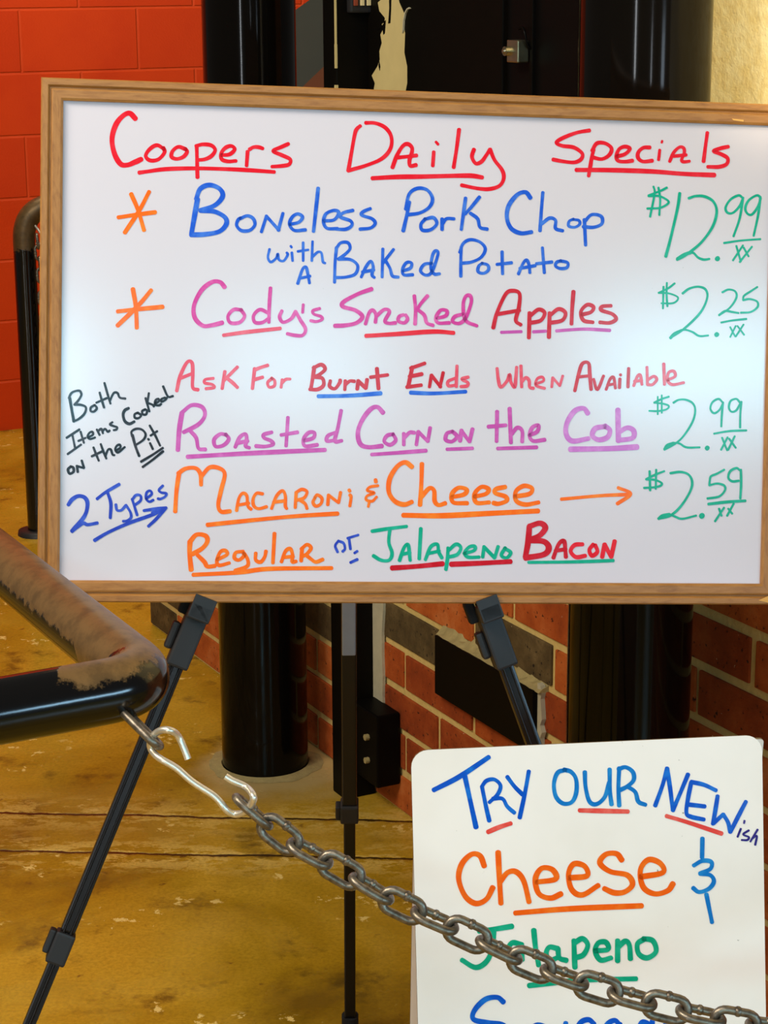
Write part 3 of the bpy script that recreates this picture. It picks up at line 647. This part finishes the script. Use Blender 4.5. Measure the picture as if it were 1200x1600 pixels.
write(board, BP, 'orchid pink lettering of the roasted corn line', [
 ('c8','orchid',15,"19:68,265 56,340 50,428;16:70,262 110,232 155,240 168,275 140,315 75,350;105,345 130,375 140,420 170,425;262,362 235,358 208,382 215,412 250,406 272,380 258,358;300,415 320,372 345,358 350,385 345,410 362,418;310,397 355,388;460,350 425,360 427,375 455,387 465,403 430,412 390,410;530,285 522,410;500,362 572,350;600,387 640,375 645,352 620,352 598,380 605,410 658,405;735,352 705,365 700,388 735,385;762,255 748,330 735,388 765,387;18:92,457 300,445 500,435 692,427;18:945,265 920,240 890,250 855,295 835,350 845,400 880,415 940,410;990,358 962,365 950,390 975,405 1000,385 988,358;1035,355 1035,405;1035,377 1060,352 1082,352;1090,405 1098,347;1098,347 1140,390;1140,390 1150,330;895,447 1000,440 1132,430"),
 ('c9','orchid',14,"222,317 200,325 195,350 220,357 240,337 222,317;252,355 258,312;258,314 290,358;290,358 302,307;12:200,388 302,384;400,237 398,357;365,298 435,292;450,225 455,362;455,332 480,302 500,315 500,358;530,332 560,317 565,292 540,302 530,335 545,355 590,350;402,385 558,380"),
 ('c9','lilac',18,"762,245 745,225 710,235 680,280 675,325 700,355 765,345;830,297 792,305 780,333 805,350 840,340 850,312 830,295;882,230 884,355;885,320 920,302 945,315 940,343 885,352;20:692,388 850,385 958,379")])
write(board, BP, 'orange lettering of the macaroni line', [
 ('c11','orange',15,"20:77,290 84,180 97,92;19:92,97 130,72 180,70 205,100 208,155;19:208,115 250,67 300,70 328,100 310,180 295,255 310,290 355,288;388,285 400,222 420,197 440,210 445,260 462,278;395,257 450,247;520,200 490,197 472,225 475,260 500,275 540,265;565,275 590,212 620,184 635,210 635,260 642,275;575,242 635,235;685,270 690,192;690,192 720,177 745,190 730,220 695,232;710,232 735,250 745,275;785,220 775,243 790,262 815,250 820,222 797,205 785,218;850,255 854,205;855,207 905,245;905,245 915,192;962,205 968,217 962,262;958,180 962,187;16:1092,128 1094,140;13:1105,158 1065,165 1050,183 1085,195 1050,210 1045,230 1075,237 1098,215;13:1062,235 1055,265;19:240,357 500,330 700,312 900,300"),
 ('c12','orange',15,"16:345,47 320,30 290,45 262,90 258,140 280,175 315,188 345,178;382,35 380,110 375,190;378,162 410,127 428,137 430,175 445,190 470,183;495,160 540,150 550,132 520,125 495,148 500,180 552,183;580,158 622,148 632,130 605,122 580,148 587,181 635,180;695,122 660,130 657,145 695,158 700,174 670,185 650,182;730,158 785,148 795,127 765,118 735,138 735,173 770,188 820,180;18:312,228 450,230 620,222 818,212")])
write(board, BP, 'orange arrow pointing to the price', [('c12','orange',12,"905,168 1050,155 1165,150;1118,125 1165,148 1115,185")])
write(board, BP, 'lowest line of lettering in orange, blue, teal and red', [
 ('c11','orange',17,"23:158,585 150,500 152,442;21:152,442 185,407 230,412 240,440 215,475 165,505;20:190,510 225,545 240,568 278,565;290,533 340,507 330,487 305,495 288,538 300,562 352,550;422,492 385,497 377,525 400,535 425,515 425,500 445,535 440,568 380,588;485,500 485,535 510,545 530,520 537,490;580,400 572,550;615,545 635,492 660,478 672,510 670,543 690,542;622,522 675,517;715,540 720,475;715,480 745,457 765,475 745,503 725,515;740,510 765,530 790,545 825,532;20:168,610 400,598 550,580 870,576"),
 ('c11','indigo',12,"905,437 888,463 900,495;908,440 930,450 937,478 925,492;958,430 965,480;950,425 1005,408;985,500 1000,490;14:965,548 1000,532"),
 ('c12','teal',12,"195,288 260,278 325,270;262,280 258,330 270,370 260,396 230,397 200,380;298,398 315,350 330,338 335,370 338,398;305,375 338,368;378,278 372,392;395,395 415,347 440,337 445,365 457,388;405,372 448,362;480,350 478,390 472,432;480,362 510,337 528,350 515,375 482,385;540,372 578,360 580,345 560,347 543,368 555,385 597,385;610,385 615,345;615,347 655,388;655,388 668,345;695,350 680,378 700,388 715,368 692,352"),
 ('c12','darkred',14,"17:270,426 360,420 460,410;17:492,412 600,408 715,402")])
write(board, BP, 'red lettering with teal underline ending the lowest line', [
 ('c12','darkred',14,"19:785,270 780,330 770,385;19:785,270 825,258 845,275 825,303 790,320;20:790,322 840,327 858,350 840,375 770,388;875,388 895,337 915,325 920,360 922,385;882,362 922,355"),
 ('c12','red',14,"985,337 955,340 940,363 960,385 995,380;1025,338 1010,358 1020,380 1040,365 1032,340;1058,385 1067,337;1067,337 1092,385;1092,385 1105,325"), ('c12','teal',11,"782,405 950,403 1100,398")])
write(board, BP, 'slanting black note at the left edge', [
 ('c10','black',19,"24:108,240 125,340 145,448;100,240 120,200 150,180 195,175 212,210 185,260 150,300;150,300 205,300 252,322 240,378 190,425 145,447;330,302 297,325 297,357 325,360 350,330 332,302;375,190 395,260 415,325;345,282 440,240;418,105 445,200 472,290;465,270 500,197 535,195 555,235 605,245;80,595 195,520;130,560 155,680;90,740 210,655;205,540 235,640;185,623 250,595;275,590 315,567 310,542 285,550 268,583 290,605 335,592;350,520 375,570;360,537 390,515 405,555;403,533 425,515 447,540 465,530;490,455 468,475 500,490 530,500 525,520 500,527;24:635,330 600,350 585,390 600,445 640,470 685,450;712,372 688,385 690,415 720,420 745,395 715,370;778,343 755,357 762,385 790,385 798,352 780,340;785,240 820,360;815,195 800,290;810,285 848,300 860,315;870,290 905,267 900,247 875,260 870,298 905,305 925,292;960,235 927,250 930,272 960,258 975,238;942,135 985,225 1030,222;22:120,850 93,878 108,915 142,897 140,862 115,850;20:180,900 172,845;20:172,847 235,865;20:235,862 215,797;320,680 345,745 368,800;305,760 400,715;385,650 410,720 435,780;425,760 450,702 475,700 490,743 507,750;520,710 560,682 555,657 530,665 515,698 540,725 600,677;22:668,570 695,670 728,757;665,580 660,540 700,515 750,520 785,560 770,608 715,648 695,655;825,642 850,695;808,605 814,611;822,485 870,570 915,665;830,575 890,535;20:745,808 850,745 940,685;20:760,855 850,790 942,715")])
write(board, BP, 'slanting blue note with arrow at the left edge', [
 ('c10','indigo',26,"32:95,1193 130,1145 185,1115 240,1127 266,1175 255,1260 215,1330 150,1400 127,1428;28:127,1430 180,1390 230,1357 270,1370 355,1355;352,1140 430,1080 550,1010;445,1080 475,1180 470,1310;22:520,1190 530,1240 570,1240 610,1197;22:610,1195 650,1260 655,1308 620,1335 585,1340;22:665,1140 690,1220 710,1285;22:665,1150 700,1107 740,1112 740,1155 690,1195;21:790,1140 840,1097 825,1067 795,1085 790,1138 820,1165 855,1150;21:940,1022 905,1060 925,1083 970,1092 960,1120 920,1140 895,1138;28:330,1510 450,1440 640,1355 850,1280 960,1225;26:770,1245 870,1230 970,1220;26:810,1385 880,1320 965,1225;24:845,1265 940,1235")])
write(board, BP, 'teal price of the first dish', [('c14','teal',20,"18:240,75 180,105 75,145;18:75,150 170,150 245,188 250,217 180,255 65,262;17:120,65 130,130 90,335;17:165,75 180,180 172,320;24:355,125 335,260 270,540 230,690;22:435,170 500,150 580,155 655,200 685,290 650,420 560,550 460,640 370,700 330,718;28:335,712 390,675 450,655;450,652 480,660 520,700 570,718 620,712;42:690,708 695,713;915,165 880,145 810,180 765,250 780,298 830,300 890,240 920,170;920,165 890,350 835,510;1075,160 1040,145 970,190 940,260 960,308 1000,315 1050,250 1078,172;1075,160 1055,320 1015,505;17:750,570 900,548 1075,535;16:860,595 900,735;16:920,590 830,725;16:925,610 970,690;16:1000,602 890,740")])
write(board, BP, 'teal price of the smoked apples', [('c14','teal',17,"310,930 250,975 165,1015;15:165,1015 260,1020 340,1057 300,1105 190,1108;210,960 205,1155;240,925 238,1035 245,1135;19:380,1020 440,977 520,960 585,985 600,1060 540,1190 400,1330 270,1418;24:272,1418 310,1378 370,1350;370,1347 410,1345 470,1365 530,1400 610,1395;42:682,1384 687,1390;735,1010 790,985 850,1002 860,1060 800,1150 705,1215;18:705,1213 760,1177 820,1185 880,1195;1048,962 990,1000 930,1040 920,1075;920,1080 980,1070 1045,1092 1050,1140 990,1185 900,1192;725,1280 820,1262 950,1248;14:805,1320 850,1405;14:855,1310 805,1410;14:870,1310 930,1390;14:925,1297 855,1405")])
write(board, BP, 'pale teal price of the roasted corn', [('c13','teal',19,"285,125 210,150 140,185;17:140,185 230,195 285,217 260,250 180,267 90,265;16:175,125 175,300;16:215,110 215,285;330,185 380,157 450,155 520,190 545,260 520,370 440,500 360,580 240,648;26:242,645 270,605 330,582;330,580 390,587 460,625 590,625;46:660,629 666,634;815,180 775,147 715,180 695,245 730,288 780,260 820,192;820,180 808,300 802,420;985,180 950,147 895,167 877,230 902,273 950,260 990,192;1000,175 990,300 988,430;730,490 880,465 1050,458;810,530 860,655;865,525 800,650;880,540 945,630;935,515 870,650")])
write(board, BP, 'teal price of the macaroni', [('c13','teal',20,"240,860 150,895 60,940;60,940 150,947 213,977 200,1005 130,1020 40,1025;95,860 100,1050;160,845 155,1035;22:300,880 400,868 480,895 515,970 490,1070 400,1210 300,1298 190,1328;26:182,1330 220,1300 290,1285;290,1283 350,1310 420,1330 555,1298;50:607,1298 613,1303;832,845 760,885 700,912 688,960 685,1000;685,1000 760,982 830,1002 838,1050 780,1110 665,1130;22:985,850 950,830 890,862 872,925 910,960 975,955;22:995,845 998,980 990,1130;26:675,1185 850,1165 1040,1152;780,1230 805,1300;830,1220 740,1355;870,1230 910,1280;925,1180 860,1300")])

# ------------------------------------------------------------------ easel
LB = .030                                             # leg centre behind the board face
Pl = O_-nb*LB
apex = on_plane(549, 374, Pl, nb)
def leg_at(x, y): return on_plane(x, y, Pl, nb)
easel = thing('display_easel', 'black folding tripod easel carrying the oak framed whiteboard', 'easel', np.array([apex[0], apex[1]-.05, 0]))
def easel_leg(x_top, slope, flip, label):
    def q(y): return leg_at(x_top+slope*(y-935), y)
    d = q(1500)-q(1000); d /= np.linalg.norm(d)
    foot = q(1000); foot = foot+d*((.012-foot[2])/d[2])
    sd = np.cross(d, nb); sd /= np.linalg.norm(sd)
    if sd[0] < 0: sd = -sd
    nn_ = np.cross(sd, d)
    if nn_@nb < 0: nn_ = -nn_
    b = MB(); a0, a1 = apex, q(1455); c = (a0+a1)/2; b.box(c, sd, nn_, d, .0085, .0085, np.linalg.norm(a1-a0)/2, 0, .003)
    for o_ in (-.0035, .0035): b.tube([a0+sd*o_*1.2+nn_*.0082, a1+sd*o_*1.2+nn_*.0082], .0016, 6)
    lg = b.build('leg', M['leg'], easel)
    b = MB(); a0 = a1; a1 = foot; b.box((a0+a1)/2, sd, nn_, d, .0070, .0070, np.linalg.norm(a1-a0)/2, 0, .002); b.tube([a0+nn_*.0068, a1+nn_*.0068], .0018, 6); b.build('lower_tube', M['leg'], lg)
    b = MB(); b.box(q(1480), sd, nn_, d, .0115, .0115, .019, 0, .003); b.build('collar', M['plastic'], lg)
    b = MB(); b.box(q(1478)+sd*flip*.0150+d*-.002, sd, nn_, d, .0035, .008, .014, 0, .002); b.build('clamp_lever', M['plastic'], lg)
    b = MB(); b.tube([foot+Z*.0-d*.03, foot-Z*.0105], .0105, 14); b.build('rubber_foot', M['foot'], lg)
    # board support clamped on the leg, with a lip in front of the frame
    top, bot = q(941), q(1035)
    b = MB(); b.box((top+bot)/2+d*.004+nn_*.004, sd, nn_, d, .0128, .0155, np.linalg.norm(bot-top)/2, 0, .003)
    b.box(q(1012)+d*.006+nn_*.002, sd, nn_, d, .0112, .012, .012, 0, .003)
    b.box(q(952)+nn_*.027, sd, nn_, d, .0128, .0145, .0095, 0, .002); b.box(q(945)+nn_*.0395, sd, nn_, d, .0128, .0020, .0130, 0, .001)
    sup = b.build('board_support', M['plastic'], lg)
    b = MB(); b.box(q(1000)+sd*flip*.0175, sd, nn_, d, .0045, .009, .016, 0, .003); b.build('clamp_lever', M['plastic'], sup)
    b = MB(); b.box(q(950)+sd*(.016 if flip < 0 else .0165)*(1 if flip > 0 else -1)-nn_*.006, sd, nn_, d, .006, .009, .013, 0, .003); b.build('thumb_screw', M['foot'], sup)
    return lg
easel_leg(318, -.4098, -1, 'left'); easel_leg(752, .36, -1, 'right')
# rear leg
rf = np.array([0, 2.705, .012]); rf[0] = at_Y(547, 1600, 2.705)[0]
ra = apex-nb*.035; d = rf-ra; d /= np.linalg.norm(d); sd = np.array([1., 0, 0]); nn_ = np.cross(sd, d); nn_ = nn_ if nn_[1] < 0 else -nn_
def rp(y):                                            # point of the rear leg at image height y
    ts = np.linspace(0, 1, 900); P = [ra+(rf-ra)*t_ for t_ in ts]; return min(P, key=lambda p: abs(project(p)[1]-y))
b = MB(); a0, a1 = ra, rp(1255); b.box((a0+a1)/2, sd, nn_, d, .0098, .0085, np.linalg.norm(a1-a0)/2, 0, .002); rl = b.build('leg', M['leg'], easel)
b = MB(); a0, a1 = rp(1250), rf; b.box((a0+a1)/2, sd, nn_, d, .0080, .0075, np.linalg.norm(a1-a0)/2, 0, .002); b.build('lower_tube', M['leg'], rl)
b = MB(); b.box(rp(1267), sd, nn_, d, .0125, .0125, .0145, 0, .003); b.build('collar', M['plastic'], rl)
b = MB(); b.box(rp(1266)-sd*.0155, sd, nn_, d, .0035, .008, .011, 0, .002); b.build('clamp_lever', M['plastic'], rl)
b = MB(); b.tube([rp(1586), rf-Z*.0115], .0125, 14); b.build('rubber_foot', M['foot'], rl)
b = MB(); a0, a1 = ra+d*.1+nn_*.0125, rp(1014)+nn_*.0125; b.box((a0+a1)/2, sd, nn_, d, .0088, .004, np.linalg.norm(a1-a0)/2, 0, .0015); cb = b.build('centre_bar', M['grey_tube'], easel); cb['label'] = 'grey metal centre bar'
b = MB(); b.box(apex-nb*.036, sd, nn_, Z, .03, .018, .022, 0, .005); b.build('hinge_head', M['plastic'], easel)

# ------------------------------------------------------------------ small sign (A-board)
ya = math.radians(6.0); lean = math.radians(11.0)
g1 = np.array([math.cos(ya), math.sin(ya), 0.0]); back = np.array([-math.sin(ya), math.cos(ya), 0]); g2 = -Z*math.cos(lean)-back*math.sin(lean); gn = np.cross(g1, g2)
gn = gn if gn[1] < 0 else -gn
TL = at_Y(642, 1173, 1.91)
GW = min((abs(project(TL+g1*q+g2*.01)[0]-1191), q) for q in np.linspace(.25, .55, 800))[1]
GH = (TL[2]-.001)/math.cos(lean)
sign = thing('a_board_sign', 'white rounded board lettered for cheese sausage, low behind the chain', 'sign', np.array([TL[0]+GW/2, TL[1]-.05, 0]))
def rrect(o_, a, c, wd, ht, r_, k=6):
    P = []
    for cx, cy, a0 in ((r_, r_, 180), (wd-r_, r_, 270), (wd-r_, ht-.004, 0), (.0+r_, ht-.004, 90)):
        rr_ = r_ if cy == r_ else .004
        cx2 = cx if cy == r_ else (wd-.004 if cx > wd/2 else .004)
        for i in range(k+1):
            an = math.radians(a0+90*i/k); P.append(o_+a*(cx2+rr_*math.cos(an))+c*(cy+rr_*math.sin(an)))
    return P
b = MB(); pts = rrect(TL, g1, g2, GW, GH, .017); k = len(pts); TB = .003
b.add(pts, [list(range(k))], 0); b.add([p-gn*TB for p in pts], [list(range(k))[::-1]], 0)
b.add(pts+[p-gn*TB for p in pts], [(i, (i+1) % k, k+(i+1) % k, k+i) for i in range(k)], 1)
b.build('front_panel', [M['sign'], M['sign_edge']], sign)
h2 = -Z*math.cos(lean*.8)+back*math.sin(lean*.8); TL2 = TL-gn*.012+g1*.0055+g2*.0065; GH2 = (TL2[2]-.001)/math.cos(lean*.8); hn = np.cross(g1, h2); hn = hn if hn[1] > 0 else -hn
b = MB(); pts = rrect(TL2, g1, h2, GW, GH2, .004); k = len(pts)
b.add(pts, [list(range(k))], 0); b.add([p+hn*TB for p in pts], [list(range(k))[::-1]], 0); b.add(pts+[p+hn*TB for p in pts], [(i, (i+1) % k, k+(i+1) % k, k+i) for i in range(k)], 1)
b.build('back_panel', [M['sign'], M['sign_edge']], sign)
for a in (.2, .8):
    b = MB(); b.box(TL+g1*GW*a-gn*.008+g2*.022, g1, g2, gn, .02, .012, .0045, 0, .002); b.build('hinge', M['zinc'], sign)
SPL = (TL, gn)
write(sign, SPL, 'blue capitals with coral underlines', [
 ('c15','azure',24,"28:70,298 230,215 415,92;28:265,210 300,370 335,530;372,275 395,390 418,490;22:370,278 400,240 450,232 488,270 470,325 418,375;22:440,352 500,352 530,400 575,440;530,215 575,275 625,325;665,180 640,320 608,470"),
 ('c15','sky',24,"895,172 845,190 822,260 835,340 880,382 935,372 962,310 960,230 930,185 885,170"),
 ('c16','sky',24,"55,185 60,280 85,370 130,385 180,340 208,250;210,168 212,300 222,388;270,160 265,280 270,395;265,168 310,155 355,185 360,235 320,275 270,300;320,275 370,310 390,370 435,390"),
 ('c16','azure',24,"495,395 540,270 570,162;570,165 590,300 605,425;605,425 650,320 700,200;720,250 700,350 690,440 720,465 800,482;720,247 800,265 875,300;700,388 805,400;885,335 870,430 855,510;860,505 920,450;920,450 950,500 965,560;965,560 1010,470 1062,370"),
 ('c15','coral',26,"410,560 480,530 553,506"), ('c16','coral',26,"22,425 150,428 325,432;24:565,460 700,500 910,570")])
write(sign, SPL, 'small navy lettering after the capitals', [('c16','navy',12,"1030,540 1010,590;1053,490 1050,505;1080,550 1045,575 1080,592 1070,610 1035,610;1135,545 1090,620;1100,602 1130,585 1120,640")])
write(sign, SPL, 'orange lettering with underline', [('c17','orange2',23,"200,160 180,112 140,105 95,150 80,220 110,300 160,335 210,315 240,260;265,95 270,200 278,335;275,232 310,190 350,187 385,230 410,328;445,235 535,220 520,177 470,170 440,218 455,288 510,310 560,290;600,215 682,205 670,160 620,150 595,198 610,270 660,295 735,250;845,132 820,102 770,105 742,145 790,185 870,202 895,245 860,280 810,285 762,265;935,210 1037,190 1025,147 970,130 932,178 945,258 1000,290 1060,275 1085,242;345,380 600,360 938,346")])
write(sign, SPL, 'sky blue ampersand', [('c16','sky',24,"790,600 788,720;735,770 790,740 845,747 840,790 775,820;775,820 840,830 862,870 830,915 770,935 732,910;815,950 835,1050 850,1125")])
write(sign, SPL, 'green lettering with underline', [('c17','green',22,"175,465 250,455 330,442;245,455 238,540 212,605 160,635 95,600;372,527 330,520 310,560 335,600 372,585;375,525 378,600;432,460 440,540 455,625;545,547 505,540 490,573 510,600 545,588;545,547 552,590 585,602;620,508 622,570 625,635;620,522 660,500 685,530 665,575 625,590;720,557 780,550 770,517 735,520 720,558 745,600 795,590;825,508 825,605;828,540 860,512 880,530 885,595;950,502 918,525 925,572 965,590 1005,560 990,510 945,500;410,720 650,695 912,688")])
write(sign, SPL, 'blue lettering at the foot of the picture', [('c17','azure',22,"290,797 260,775 205,785 155,835 150,878 220,895 290,905 330,960 280,1020 150,1010;490,915 445,905 405,940 420,1000 480,990;490,915 495,1010;582,895 580,960 610,1000 640,960 640,915;640,915 645,1005;715,900 690,880 655,890 642,920 700,950 690,1000 642,1005;835,905 810,883 772,910 770,980 830,980;835,900 840,1010;985,905 940,892 925,950 960,980 985,940;988,885 985,1000 970,1060 910,1050;1040,945 1100,930 1080,890 1045,910 1040,970 1100,990")])
